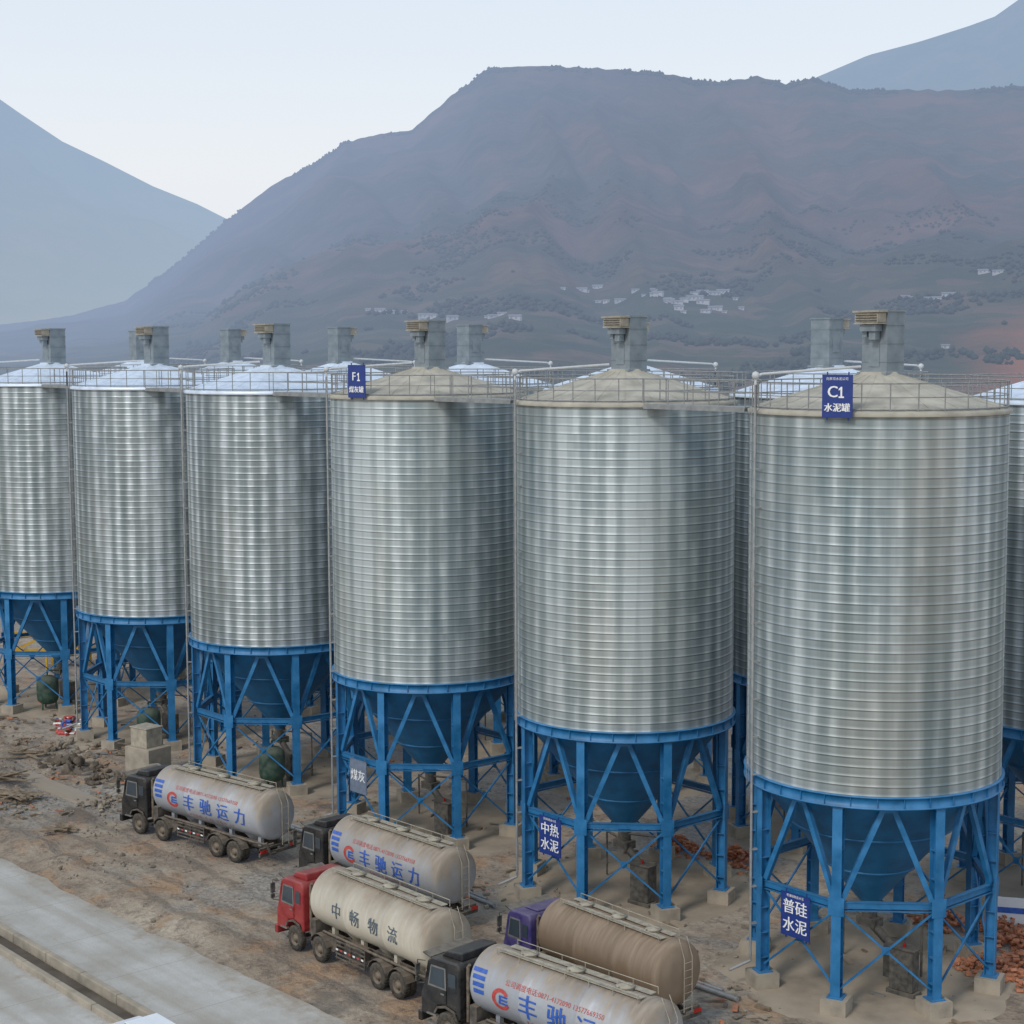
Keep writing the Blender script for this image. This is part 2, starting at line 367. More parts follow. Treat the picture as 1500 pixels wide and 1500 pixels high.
def build_outlet():
    b=MB(); b.tube([(0,0,2.8),(0,0,2.2)],.30,14); b.box((0,0,2.1),(.9,.6,.35)); b.tube([(.1,0,2.0),(1.6,-.4,1.4)],.18,10); b.box((1.7,-.4,1.0),(.9,.7,1.3)); b.tube([(1.7,-.4,.4),(1.7,-.4,0)],.3,10)
    b.tube([(-1.8,.6,.1),(-1.8,.6,2.2),(0,0,2.2)],.05,6); b.tube([(1.9,.9,.1),(1.9,.9,2.6),(.2,0,2.6)],.05,6)
    return b.mesh('discharge_valve',[M['darkm']])
def colpos(k): return math.radians(-90+22.5+45*k)
RC=4.82
def build_col():
    b=MB(); z0,z1=.62,ZW0-.46
    for s in(-1,1): b.box((s*.19,0,(z0+z1)/2),(.035,.38,z1-z0))
    b.box((0,0,(z0+z1)/2),(.345,.03,z1-z0))
    b.box((0,0,.64),(.62,.62,.05)); b.box((0,0,z1-.02),(.5,.5,.04))
    b.box((.215,0,4.15),(.02,.62,.7))
    for z in(1.2,2.2,3.2,5.2,6.3): b.box((0,0,z),(.34,.34,.03))
    return b.mesh('column',[M['blue']])
def build_brace():
    b=MB(); h=RC*math.sin(math.radians(22.5)); y=-RC*math.cos(math.radians(22.5))
    b.beam((-h+.1,y,4.15),(h-.1,y,4.15),.12,.22)
    b.beam((-h+.1,y,3.96),(h-.1,y,3.96),.2,.03); b.beam((-h+.1,y,4.28),(h-.1,y,4.28),.2,.03)
    for s in(-1,1):
        b.beam((s*.16,y,ZW0-.5),(s*(h-.15),y,4.35),.2,.2)
        b.beam((s*(h-.12),y+s*.03,.95),(-s*(h-.12),y+s*.03,3.9),.07,.07)
    b.box((0,y-.0,ZW0-.6),(.7,.24,.2)); b.box((0,y,2.43),(.3,.02,.3))
    return b.mesh('bay_brace',[M['blue']])
def build_foot():
    b=MB(); b.box((0,0,.31),(1.0,1.0,.62)); return b.mesh('footing',[M['conc']])
def build_slab():
    b=MB(); n=72; vs=[(0,0,.05)]; 
    for k in range(n):
        t=2*math.pi*k/n; r=5.75+.9*mn.noise(Vector((math.cos(t)*2,math.sin(t)*2,1)))+.3*mn.noise(Vector((math.cos(t)*9,math.sin(t)*9,1)))
        vs+=[(r*math.cos(t),r*math.sin(t),.045),((r+.25)*math.cos(t),(r+.25)*math.sin(t),-.05)]
    fs=[(0,1+2*k,1+2*((k+1)%n)) for k in range(n)]+[(1+2*k,2+2*k,2+2*((k+1)%n),1+2*((k+1)%n)) for k in range(n)]
    b.add(vs,fs,0,True)
    return b.mesh('foundation_slab',[M['slab']])
def build_coll():
    z=ZW1+1.35; b=MB(); b.box((.05,.18,z+1.2),(1.2,1.1,2.4)); b.box((.05,.18,z+2.43),(1.28,1.18,.08))
    for q in(.5,1.2,1.9): b.box((.05,.18,z+q),(1.24,1.14,.05))
    b.box((.05,-.38,z+.75),(.5,.04,.9)); b.box((-.57,.18,z+1.2),(.04,.5,.9))
    b.box((.05,.15,z+.04),(1.4,1.4,.1))
    body=b.mesh('dust_collector',[M['grey_box']])
    b=MB(); b.box((.05,-.62,z+1.78),(.75,.42,.26)); b.box((.2,-.60,z+1.50),(.30,.30,.34)); b.box((-.22,-.56,z+1.55),(.22,.22,.22))
    fan=b.mesh('fan_motor',[M['grey_box']])
    b=MB(); b.box((.05,-.66,z+2.40),(1.26,.66,.07)); b.box((.05,-.65,z+2.17),(1.10,.54,.36))
    for k in range(3): b.box((.05,-.935,z+2.06+.10*k),(1.0,.04,.04),mi=1)
    b.box((.05,-.65,z+1.95),(1.16,.60,.05))
    hood=b.mesh('rain_hood',[M['hood'],M['darkm']])
    return body,fan,hood
def build_pipe():
    b=MB(); t=math.radians(-90-25); c,s=math.cos(t),math.sin(t); r=5.26
    zt=ZW1+1.3
    b.tube([(r*c,r*s,1.0),(r*c,r*s,zt-.3)],.055,8,mi=0)
    b.tube([(r*c,r*s,1.0),((r+.9)*c,(r+.9)*s,.7)],.06,8,mi=0)
    b.tube([(r*c,r*s,zt-1.2),(r*c,r*s,zt),(r*c*.95,r*s*.95,zt+.10),(.8*c,.8*s,zt+.35)],.055,8,mi=1)
    b.lathe([(.001,-.16),(.12,-.11),(.15,0),(.12,.11),(.001,.16)],10,c=(r*c,r*s,zt+.05),mi=1)
    z=2.5
    while z<21.5:
        Mx=Matrix.Rotation(t,3,'Z'); b.box((5.14*c,5.14*s,z),(.28,.2,.05),M=Mx); z+=1.48
    return b.mesh('fill_pipe',[M['galv'],M['white_pipe']])
def build_ladder():
    b=MB(); t=math.radians(-90-33.5); c,s=math.cos(t),math.sin(t); r=5.16; tx,ty=-s,c
    for q in(-.17,.17): b.tube([(r*c+tx*q,r*s+ty*q,8.0),(r*c+tx*q,r*s+ty*q,ZW1+1.1)],.014,5)
    z=8.2
    while z<ZW1+1: b.tube([(r*c-tx*.17,r*s-ty*.17,z),(r*c+tx*.17,r*s+ty*.17,z)],.011,4,caps=False); z+=.35
    return b.mesh('ladder',[M['rail']])
wallm={'d':build_wall(M['wall_d'])}; wallm['c']=wallm['d'].copy(); wallm['c'].materials[0]=M['wall_c']
roofm={'d':build_roof(M['roof_d'])}; roofm['c']=roofm['d'].copy(); roofm['c'].materials[0]=M['roof_c']
railm=build_rail(); ringm=build_ring(); hopm=build_hopper(); outm=build_outlet(); colm=build_col(); bracem=build_brace(); footm=build_foot(); slabm=build_slab(); cb,cf,ch=build_coll(); pipem=build_pipe(); ladm=build_ladder()
def silo(a,y,kind,back,label,sc=.98):
    root=bpy.data.objects.new('steel_silo',None); COL.objects.link(root); root.location=F(a,y); rz=PHI+(math.pi if back else 0); root.rotation_euler=(0,0,rz)
    root.scale=(sc,sc,1)
    root["label"]=label; root["category"]="silo"; root["group"]="rows of raised steel cement silos"
    root.empty_display_size=1
    ob('tank_wall',wallm[kind],root,rz=random.random()*6.28)
    rf=ob('roof',roofm[kind],root); ob('railing',railm,rf); ob('ring_beam',ringm,root); ob('hopper',hopm,root); ob('discharge_valve',outm,root)
    ob('foundation_slab',slabm,root,rz=random.random()*6.28)
    for k in range(8):
        t=colpos(k); p=(RC*math.cos(t),RC*math.sin(t),0)
        ob('column',colm,root,p,t); ob('footing',footm,root,p,t); ob('bay_brace',bracem,root,(0,0,0),math.radians(45*k))
    d=ob('dust_collector',cb,root); ob('fan_motor',cf,d); ob('rain_hood',ch,d)
    ob('fill_pipe',pipem,root); ob('ladder',ladm,root)
    return root
A0=-40.7; DA=14.14
DX=[0,.18,0,-.05,.1,0]; SCS=[.98,.98,.985,1.0,1.02,1.03]
for i in range(6):
    silo(A0-DA*i+.656*DX[i],54.0+.755*DX[i],'d' if i<3 else 'c',False,
      "tall galvanised silo with dusty beige roof on blue legs" if i<3 else "tall shiny ribbed silo with clean pale roof on blue legs",SCS[i])
for i in range(7):
    silo(A0-DA*i,68.7,'c',True,"galvanised steel silo of the rear row on blue legs")

def catwalk(a,y):
    b=MB(); b.box((0,0,ZW1+.02),(5.6,1.0,.06))
    for s in(-1,1):
        b.beam((-2.8,s*.5,ZW1-.08),(2.8,s*.5,ZW1-.08),.06,.14)
        for h in(1.1,.6): b.tube([(-2.8,s*.48,ZW1+h),(2.8,s*.48,ZW1+h)],.022,5)
        for k in range(5): b.tube([(-2.8+1.4*k,s*.48,ZW1+.05),(-2.8+1.4*k,s*.48,ZW1+1.1)],.022,5)
    ob('catwalk',b.mesh('catwalk',[M['rail']]),None,F(a,y),PHI,"narrow railed steel catwalk bridging two silo roofs","catwalk","catwalks between silo roofs")
for i in range(5): catwalk(A0-DA*(i+.5),51.6)
for i in range(6): catwalk(A0-DA*(i+.5),66.5)

# signs
def sign(a,y,z,w,h,rz,rows,mat,label):
    b=MB(); b.box((0,0,0),(w,.04,h)); b.box((0,-.021,h/2-.02),(w,.02,.04)); 
    for s in(-1,1): b.beam((s*w*.35,.05,-h/2-.1),(s*w*.35,.05,h/2+.1),.04,.04)
    o=ob('sign_board',b.mesh('sign_board',[mat]),None,F(a,y,z),rz,label,"sign")
    for (txt,size,zz) in rows:
        off=[(0,0)] if size<.2 else [(-.012,0),(.012,0)]
        if txt=="one": off=[(0,0)]
        for q,(dx,dz) in enumerate(off):
            me=text_mesh(txt,size,M['wtxt'],0,1.0)
            ox=-.17 if txt in "CF" else 0
            for v in me.vertices: v.co=Vector((v.co.x+dx+ox,-.034-.003*q,v.co.y+zz+dz))
            ob('lettering',me,o)
def silopt(i,ang,r):
    t=math.radians(-90+ang); return A0-DA*i+r*math.cos(t),54+r*math.sin(t)
a,y=silopt(0,20.6,5.12); sign(a,y,23.1,1.15,1.55,PHI+math.radians(18),[("C",.58,.14),("one",.56,.14),("水泥罐",.33,-.43),("向家坝水泥公司",.12,.62)],M['sign'],"small blue sign reading C1 fixed to a silo roof railing")
a,y=silopt(2,10.0,5.12); sign(a,y,23.25,1.2,1.6,PHI+math.radians(8),[("F",.58,.22),("one",.56,.22),("煤灰罐",.34,-.42)],M['sign'],"small blue sign reading F1 fixed to a silo roof railing")
for i,tx,mt,lb in((0,("普硅","水泥"),'sign',"blue sign with white characters hung on silo leg braces"),(1,("中热","水泥"),'sign',"blue sign with white characters hung between silo columns"),(2,("煤灰",""),'sign_g',"faded grey-blue sign hung on silo leg braces")):
    rows=[(tx[0],.60,.28),(tx[1],.60,-.42)] if tx[1] else [(tx[0],.62,0)]
    if i<2: rows.append(("普通硅酸盐水泥",.12,.74))
    sign(A0-DA*i+.05+.656*DX[i],54-4.66+.755*DX[i],3.35,1.4,1.7,PHI,rows,M[mt],lb)

# ------------------------------------------------------------ trucks
def wheel_meshes():
    b=MB(); b.lathe([(.30,-.14),(.46,-.155),(.52,-.12),(.535,0),(.52,.12),(.46,.155),(.30,.14)],28,axis='y')
    for k in range(28):
        t=2*math.pi*k/28; Mx=Matrix.Rotation(-t,3,'Y'); b.box((.53*math.cos(t),0,.53*math.sin(t)),(.02,.24,.05),M=Mx)
    ty=b.mesh('tyre',[M['rubber']])
    b=MB(); b.lathe([(.31,-.13),(.29,-.145),(.27,-.05),(.17,-.03),(.15,-.12),(.10,-.15),(.001,-.15)],20,axis='y'); b.lathe([(.31,-.13),(.31,.13),(.0,.13)],20,axis='y')
    for k in range(8):
        t=2*math.pi*k/8; b.tube([(.21*math.cos(t),-.03,.21*math.sin(t)),(.21*math.cos(t),-.06,.21*math.sin(t))],.02,5)
    return ty,b.mesh('rim',[M['rim']])
tym,rimm=wheel_meshes()
AX=(1.35,3.2,7.35,8.7)
def truck(a,y,cabm,tankm,style,label,drz=0.0,sx=1.0,ls=.80,lg=1.12):
    root=bpy.data.objects.new('tanker_truck',None); COL.objects.link(root); root.location=F(a,y); root.rotation_euler=(0,0,PHI+drz); root.scale=(sx,1,1)
    root["label"]=label; root["category"]="tanker truck"; root["group"]="bulk cement tankers parked beside the silos"
    b=MB(); W=1.22
    b.extr([(0,.75),(.0,1.55),(.10,1.75),(.36,2.80),(.60,2.98),(1.95,3.02),(2.06,2.86),(2.10,1.1),(2.08,.95),(1.95,.95),(1.85,1.22),(1.35,1.32),(.85,1.22),(.72,.75)],-W,W)
    me=b.mesh('cab',[M[cabm]]); recalc(me); cab=ob('cab',me,root,bev=.09)
    b=MB()
    if style!='b':
        b.extr([(.75,3.0),(1.05,3.24),(1.85,3.32),(1.9,3.0)],-.9,.9)
    else: b.extr([(.8,3.0),(1.0,3.08),(1.85,3.1),(1.9,3.02)],-.7,.7)
    me=b.mesh('roof_deflector',[M[cabm]]); recalc(me); ob('roof_deflector',me,cab,bev=.05)
    b=MB(); b.box((.20,0,2.93),(.42,2.2,.05),M=Matrix.Rotation(.25,3,'Y')); ob('sun_visor',b.mesh('sun_visor',[M['darkm']]),cab)
    b=MB(); d=Vector((.26,0,1.05)).normalized(); n=Vector((-1.05,0,.26)).normalized()
    Mx=Matrix(((n.x,0,d.x),(0,1,0),(n.z,0,d.z))); b.box((.215,0,2.26),(.04,2.2,.84),M=Mx); ob('windshield',b.mesh('windshield',[M['glass']]),cab)
    for s in(-1,1):
        yy=s*(W+.012)
        b=MB(); b.extr([(.40,1.90),(.57,2.70),(1.35,2.72),(1.37,1.90)],yy-.008,yy+.004); me=b.mesh('window_frame',[M['trim']]); recalc(me); ob('window_frame',me,cab)
        b=MB(); b.extr([(.47,1.97),(.61,2.64),(1.28,2.66),(1.30,1.97)],yy-.012,yy+.012); me=b.mesh('side_window',[M['glass']]); recalc(me); ob('side_window',me,cab)
        b=MB(); b.extr([(1.5,2.1),(1.5,2.6),(1.88,2.6),(1.88,2.1)],yy-.012,yy+.008); me=b.mesh('side_window',[M['glass']]); recalc(me); ob('side_window',me,cab)
        b=MB(); b.extr([(.36,1.35),(.40,1.88),(1.38,1.88),(1.38,1.40)],yy-.018,yy+.004*s+.01); me=b.mesh('door',[M[cabm]]); recalc(me); dr=ob('door',me,cab,bev=.008)
        b=MB(); b.box((1.22,yy+s*.04,1.75),(.18,.03,.05)); ob('handle',b.mesh('handle',[M['trim']]),dr)
        b=MB(); b.extr([(.74,.95),(.9,1.22),(1.35,1.36),(1.84,1.25),(1.98,.95),(1.90,.95),(1.78,1.18),(1.35,1.27),(.95,1.16),(.82,.95)],yy-.02,yy+s*.05); me=b.mesh('wheel_arch',[M['chas']]); recalc(me); ob('wheel_arch',me,cab)
        b=MB(); b.tube([(.25,s*1.2,2.75),(.05,s*1.42,2.8),(.05,s*1.42,1.95),(.2,s*1.22,1.9)],.02,6); b.box((.06,s*1.43,2.45),(.08,.2,.42)); b.box((.06,s*1.43,2.1),(.08,.18,.18)); ob('mirror',b.mesh('mirror',[M['darkm']]),cab)
        b=MB(); b.box((-.02,s*.92,.9),(.05,.38,.2)); ob('headlight',b.mesh('headlight',[M['lamp']]),cab)
        for zz in(.5,.85):
            b=MB(); b.box((.6,s*1.2,zz),(.5,.14,.06)); ob('step',b.mesh('step',[M['trim']]),cab)
    b=MB(); b.box((-.06,0,.62),(.22,2.46,.38)); ob('bumper',b.mesh('bumper',[M[cabm]]),cab,bev=.04)
    b=MB()
    for k in range(5): b.box((-.01,0,1.05+k*.1),(.03,1.5,.05))
    ob('grille',b.mesh('grille',[M['darkm']]),cab)
    b=MB(); b.tube([(2.19,-.9,.9),(2.19,-.9,2.9)],.07,10); b.tube([(2.19,-.9,2.9),(2.28,-.9,3.02)],.06,8); ob('exhaust_stack',b.mesh('exhaust_stack',[M['rim']]),cab)
    # chassis
    b=MB()
    for s in(-1,1): b.beam((.4,s*.42,.92),(10.4,s*.42,.92),.09,.3)
    for k in range(9): b.box((1+k*1.12,0,.92),(.1,.8,.2))
    for ax in AX: b.tube([(ax,-1.0,.53),(ax,1.0,.53)],.09,8)
    b.box((2.65,0,1.1),(.35,2.2,1.1))
    b.box((10.5,0,.7),(.12,2.3,.16)); b.box((10.45,0,.95),(.1,2.2,.1))
    ob('chassis',b.mesh('chassis',[M['chas']]),root)
    for s in(-1,1):
        b=MB()
        for k in range(5): b.beam((4.4,s*1.17,.55+.17*k),(6.5,s*1.17,.55+.17*k),.03,.06,mi=0)
        for x in(4.45,5.45,6.45): b.box((x,s*1.15,.9),(.05,.04,.85),mi=0)
        for k in range(7): b.box((4.55+k*.3,s*1.2,.90),(.15,.01,.07),mi=1 if k%2 else 2)
        ob('side_guard',b.mesh('side_guard',[M['chas'],M['redtxt'],M['wtxt']]),root)
        for x0 in(3.2,7.35,8.7):
            b=MB(); pr=[]
            for k in range(7):
                t=math.radians(20+k*140/6); pr.append((x0+.66*math.cos(t),.53+.66*math.sin(t)))
            for (p,q) in zip(pr[:-1],pr[1:]): b.beam((p[0],s*1.0,p[1]),(q[0],s*1.0,q[1]),.45,.03,up=(0,0,1))
            ob('mudguard',b.mesh('mudguard',[M['chas']]),root)
        b=MB(); b.box((10.57,s*.95,.85),(.05,.35,.14)); ob('tail_light',b.mesh('tail_light',[M['rlamp']]),root)
        for i,ax in enumerate(AX):
            w=bpy.data.objects.new('wheel',None); COL.objects.link(w); w.parent=root; w.location=(ax,s*1.06,.535); w.empty_display_size=.3
            if s>0: w.rotation_euler=(0,0,math.pi)
            ob('tyre',tym,w); ob('rim',rimm,w)
            if i>1: ob('tyre',tym,w,(0,.33,0))
    b=MB(); b.tube([(3.85,-.95,.85),(3.85+.0,-.5,.85)],.3,14); b.box((5.5,-.85,.95),(1.2,.5,.5)); ob('fuel_tank',b.mesh('fuel_tank',[M['chas']]),root,bev=.03)
    # tank
    R=1.20; zc=2.42; x0,x1=2.34,10.65
    b=MB(); pr=[(.001,x0-.02),(R*.5,x0+.02),(R*.82,x0+.09),(R*.94,x0+.17),(R*.985,x0+.24),(R,x0+.34)]
    for x in(x0+2.7,x0+5.4): pr+=[(R,x-.03),(R+.006,x-.02),(R+.006,x+.02),(R,x+.03)]
    pr+=[(R,x1-.34),(R*.985,x1-.24),(R*.94,x1-.17),(R*.82,x1-.09),(R*.5,x1-.02),(.001,x1+.02)]
    b.lathe(pr,56,axis='x',c=(0,0,zc))
    for xc in(4.4,6.65,8.9): b.lathe([(1.0,zc-.55),(.25,1.0),(.2,.85)],20,c=(xc,0,0))
    for xx in(3.4,5.5,7.8,9.9):
        for s in(-1,1): b.box((xx,s*.5,1.2),(.2,.2,.5))
    tank=ob('tank',b.mesh('tank',[M[tankm]]),root)
    b=MB(); b.box((6.6,-.28,zc+R+.05),(6.6,.28,.03)); b.box((6.6,.28,zc+R+.05),(6.6,.28,.03))
    for s in(-1,1):
        b.tube([(3.3,s*.52,zc+R-.05),(3.3,s*.52,zc+R+.2),(9.9,s*.52,zc+R+.2),(9.9,s*.52,zc+R-.05)],.018,5)
        for k in range(1,6): b.tube([(3.3+k*1.1,s*.52,zc+R-.1),(3.3+k*1.1,s*.52,zc+R+.2)],.014,5)
    ob('walkway',b.mesh('walkway',[M['hood']]),tank)
    for xc in(4.4,6.65,8.9):
        b=MB(); b.lathe([(.28,zc+R-.05),(.28,zc+R+.10),(.32,zc+R+.11),(.32,zc+R+.15),(.1,zc+R+.20),(.001,zc+R+.20)],18,c=(xc,0,0)); b.tube([(xc-.33,0,zc+R+.22),(xc+.33,0,zc+R+.22)],.022,6); b.tube([(xc,-.3,zc+R+.15),(xc,-.4,zc+R+.2)],.03,6)
        ob('manhole',b.mesh('manhole',[M['hood']]),tank)
    b=MB()
    for s in(-1,1): b.tube([(x1+.10,.3+s*.2,1.0),(x1+.10,.3+s*.2,3.0),(x1-.25,.3+s*.2,zc+R+.08)],.018,6)
    for k in range(7): b.tube([(x1+.10,.1,1.15+k*.28),(x1+.10,.5,1.15+k*.28)],.013,5)
    ob('ladder',b.mesh('ladder',[M['hood']]),tank)
    b=MB(); b.tube([(3.2,-.95,1.25),(10.0,-.95,1.2),(10.75,-.8,1.2),(10.75,-.5,1.2)],.06,8); b.tube([(4.4,0,.95),(4.4,-.95,1.0)],.06,8); b.tube([(8.9,0,.95),(8.9,-.95,1.0)],.06,8); b.tube([(10.7,-.9,1.3),(10.8,-.7,.75),(10.7,-.3,.7)],.07,8)
    ob('discharge_pipe',b.mesh('discharge_pipe',[M['chas']]),tank)
    RT=R+.014
    def letter(txt,size,mat,x,t,sp=1.0,bold=0):
        for q in range(bold+1):
            me=wrap(text_mesh(txt,size,M[mat],0,sp),RT+.003*q,x+.024*q,zc,t); ob('lettering',me,tank)
    if style=='a':
        for k in range(4):
            me=bpy.data.meshes.new('stripe'); w=.66-.05*k; me.from_pydata([(-w/2,-.08,0),(w/2,-.08,0),(w/2,.08,0),(-w/2,.08,0)],[],[(0,1,2,3)]); me.materials.append(M['bluetxt'])
            ob('stripe',wrap(me,RT,2.98+.02*k,zc,.66-.25*k),tank)
        bm=MB(); vs=[];n=26
        for k in range(n+1):
            t=math.radians(35+k*(300/n)); vs+= [(.43*math.cos(t),.40*math.sin(t),0),((.28)*math.cos(t),(.26)*math.sin(t),0)]
        bm.add(vs,[(2*k,2*k+2,2*k+3,2*k+1) for k in range(n)],0)
        ob('emblem',wrap(bm.mesh('emblem',[M['redtxt']]),RT,4.15,zc,-.10),tank)
        bm=MB()
        for q in(-.13,0,.13): bm.add([(-.14,q-.035,0),(.26,q-.035,0),(.30,q+.035,0),(-.10,q+.035,0)],[(0,1,2,3)])
        bm.add([(-.16,-.16,0),(-.07,-.16,0),(-.02,.16,0),(-.11,.16,0)],[(0,1,2,3)])
        ob('emblem',wrap(bm.mesh('emblem',[M['bluetxt']]),RT+.004,4.2,zc,-.10),tank)
        for k,chh in enumerate("丰驰运力"): letter(chh,ls,'bluetxt',4.35+lg*(k+.78),-.13,bold=2)
        letter("公司调度电话:0871-4172090 13577669350",.25,'redtxt',6.6,.54,1.05)
        letter("FENG CHI YUN LI",.23,'redtxt',6.9,-.72,1.9)
    elif style=='w':
        for k,chh in enumerate("中畅物流"): letter(chh,.70,'darktxt',4.5+k*1.3,-.02,bold=1)
    return root
truck(-79.1,42.6,'cab_k','tank_s','a',"black cab tanker with silver tank and blue lettering on dirt",.14,1.03,.88,1.27)
truck(-65.1,44.3,'cab_k','tank_s2','a',"dark cab tanker with dusty silver tank beside silo legs",.03,.94,.86,1.22)
truck(-59.2,39.3,'cab_r','tank_w','w',"red cab tanker with dusty cream tank and dark lettering",0,.955)
truck(-49.7,43.7,'cab_p','tank_b','b',"violet-blue cab tanker with brown dust covered plain tank",-.03,.815)
truck(-47.9,38.1,'cab_k','tank_s','a',"black cab tanker with silver tank beside the concrete road",.08,.985,.95,1.38)

def car(a,y,rz):
    root=bpy.data.objects.new('parked_car',None); COL.objects.link(root); root.location=F(a,y,.05); root.rotation_euler=(0,0,PHI+rz)
    root["label"]="white car with dark windows on the concrete road"; root["category"]="car"
    b=MB(); b.extr([(0,.35),(0,.7),(.2,.85),(1.1,.98),(1.2,1.0),(3.7,1.0),(4.3,.95),(4.4,.7),(4.4,.35)],-.87,.87); me=b.mesh('body',[M['carw']]); recalc(me); ob('body',me,root,bev=.08)
    b=MB()
    b.add([(1.15,-.8,.98),(1.15,.8,.98),(3.95,.8,.98),(3.95,-.8,.98),(1.85,-.62,1.46),(1.85,.62,1.46),(3.3,.62,1.46),(3.3,-.62,1.46)],[(0,1,5,4),(1,2,6,5),(2,3,7,6),(3,0,4,7)]); me=b.mesh('window_glass',[M['glass']]); ob('window_glass',me,root)
    b=MB(); b.box((2.57,0,1.475),(1.5,1.27,.05)); ob('roof',b.mesh('roof',[M['carw']]),root,bev=.02)
    for x in(.85,3.5):
        for s in(-1,1):
            w=ob('wheel',tym,root,(x,s*.78,.33)); w.scale=(.62,.62,.62); ob('rim',rimm,w)
            if s>0: w.rotation_euler=(0,0,math.pi)
car(-54.2,28.0,0.0)

# ------------------------------------------------------------ ground & roads
def steps(lo,n):
    fine=[lo+.7*i for i in range(n)]
    L=[];x=lo;d=2.0
    while x>-9500: x-=d; d*=1.35; L.append(x)
    R=[];x=fine[-1];d=2.0
    while x<9500: x+=d; d*=1.35; R.append(x)
    return L[::-1]+fine+R
def sst(x,a,b):
    t=max(0,min(1,(x-a)/(b-a))); return t*t*(3-2*t)
def gz(a,y):
    m=sst(y,34.6,36.0)*(1-sst(y,47,49))*sst(a,-130,-122)*(1-sst(a,-22,-17))
    z=mn.fractal(Vector((a*.35,y*.35,3)),1.0,2.2,5)*.12*m
    tr=1-sst(abs(y-40.5),3.0,6.0) if a>-82 else 0
    z*=1-.75*max(0,tr)
    br=sst(y,35.0,36.2)*(1-sst(y,36.6,38.2))*(1-sst(a,-64,-56))
    z+=br*.4*(.6+mn.noise(Vector((a*.5,y*.5,9))))
    z+=.7*sst(mn.noise(Vector((a*.16,y*.3,5))),.05,.5)*m*(1-sst(a,-86,-80))*(1-tr)
    return z
xs=steps(-125,157); ys=steps(18,100); vs=[];fs=[]
for y in ys:
    for a in xs: vs.append((a,y,gz(a,y)))
nx=len(xs)
for j in range(len(ys)-1):
    for i in range(nx-1): fs.append((j*nx+i,j*nx+i+1,(j+1)*nx+i+1,(j+1)*nx+i))
b=MB(); b.add(vs,fs,0,True); ob('ground',b.mesh('ground',[M['ground']]),None,(0,0,0),PHI,kind='structure')
def redge(a): return 34.5+ .9*sst(a,-72,-45)+ 1.2*sst(-a,85,130)
def strip(name,ylo,yhi,z,mat):
    b=MB(); vs=[];fs=[];N=320
    for i in range(N+1):
        a=-190+i*.6; vs+=[(a,ylo(a),z),(a,yhi(a),z),(a,yhi(a)+.05,z-.08)]
    for i in range(N): fs+=[(3*i,3*i+3,3*i+4,3*i+1),(3*i+1,3*i+4,3*i+5,3*i+2)]
    b.add(vs,fs); ob(name,b.mesh(name,[mat]),None,(0,0,0),PHI,kind='structure')
strip('road',lambda a:30.0,lambda a:redge(a)+.3*mn.noise(Vector((a*.4,0,0)))+.16*mn.noise(Vector((a*1.6,0,0))),.05,M['road'])
strip('drainage_channel',lambda a:28.9,lambda a:29.7,.012,M['channel'])
strip('road',lambda a:14.0,lambda a:28.7,.05,M['road'])
for nm,yy,hh in(('kerb',29.85,.42),('kerb',28.8,.30)):
    b=MB()
    for k in range(60): b.box((-188+3.0*k,yy+random.uniform(-.015,.015),hh/2),(2.97,.28,hh+random.uniform(-.02,.02)))
    ob(nm,b.mesh(nm,[M['conc']]),None,(0,0,0),PHI,kind='structure',bev=.04)
b=MB(); vs=[];fs=[]
for i in range(60):
    a=-150+i*1.12; yy=41.3+.5*math.sin(a*.05)+.02*(a+90); w=1.3+.25*mn.noise(Vector((a,0,3)))
    vs+=[(a,yy-.0,.13),(a,yy+w,.13),(a,yy-.05,-.1),(a,yy+w+.05,-.1)]
for i in range(59): k=4*i; fs+=[(k,k+4,k+5,k+1),(k+2,k+6,k+4,k),(k+1,k+5,k+7,k+3)]
b.add(vs,fs); ob('path',b.mesh('path',[M['road']]),None,(0,0,0),PHI,kind='structure')

# ------------------------------------------------------------ rubble etc.
def rock(b,c,r,mi=0):
    bm=bmesh.new(); bmesh.ops.create_icosphere(bm,subdivisions=1,radius=1)
    sd=Vector((random.random()*50,random.random()*50,0)); sx,sy,sz=[random.uniform(.6,1.2) for _ in range(3)]
    Mx=Matrix.Rotation(random.random()*6,3,'Z')@Matrix.Rotation(random.random()*3,3,'X')
    vs=[]
    for v in bm.verts:
        p=v.co*(1+.5*mn.noise(v.co*1.5+sd)); p=Mx@Vector((p.x*sx,p.y*sy,p.z*sz*.8)); vs.append(Vector(c)+p*r)
    fs=[[v.index for v in f.verts] for f in bm.faces]; bm.free(); b.add(vs,fs,mi)
b=MB()
for k in range(3400):
    a=random.uniform(-120,-30); y=random.uniform(35.2,62)
    if random.random()<.40: a=random.uniform(-105,-72); y=random.uniform(35.2,48)
    if mn.noise(Vector((a*.2,y*.2,1)))<-.05: continue
    r=random.uniform(.03,.08)*(2.2 if random.random()<.08 else 1); rock(b,(a,y,gz(a,y)+r*.3),r)
ob('gravel',b.mesh('gravel',[M['rubble']]),None,(0,0,0),PHI,label="loose stones scattered over the dirt yard",cat="gravel",kind='stuff')
b=MB()
for k in range(1500):
    a=random.uniform(-125,-30); y=random.choice([random.uniform(45.5,49),random.uniform(48,64),random.uniform(36,39)])
    if k%3==0: a=random.uniform(-112,-82); y=random.uniform(38,50)
    if y<40 and a>-82: continue
    if mn.noise(Vector((a*.3,y*.3,7)))<.0: continue
    d=(random.uniform(.1,1.0),random.uniform(.05,.22),random.uniform(.03,.12))
    b.box((a,y,gz(a,y)+.08),d,mi=random.choice([0,0,0,1,1,2,3,4]),M=Matrix.Rotation(random.random()*3.1,3,'Z')@Matrix.Rotation(random.gauss(0,.12),3,'Y'))
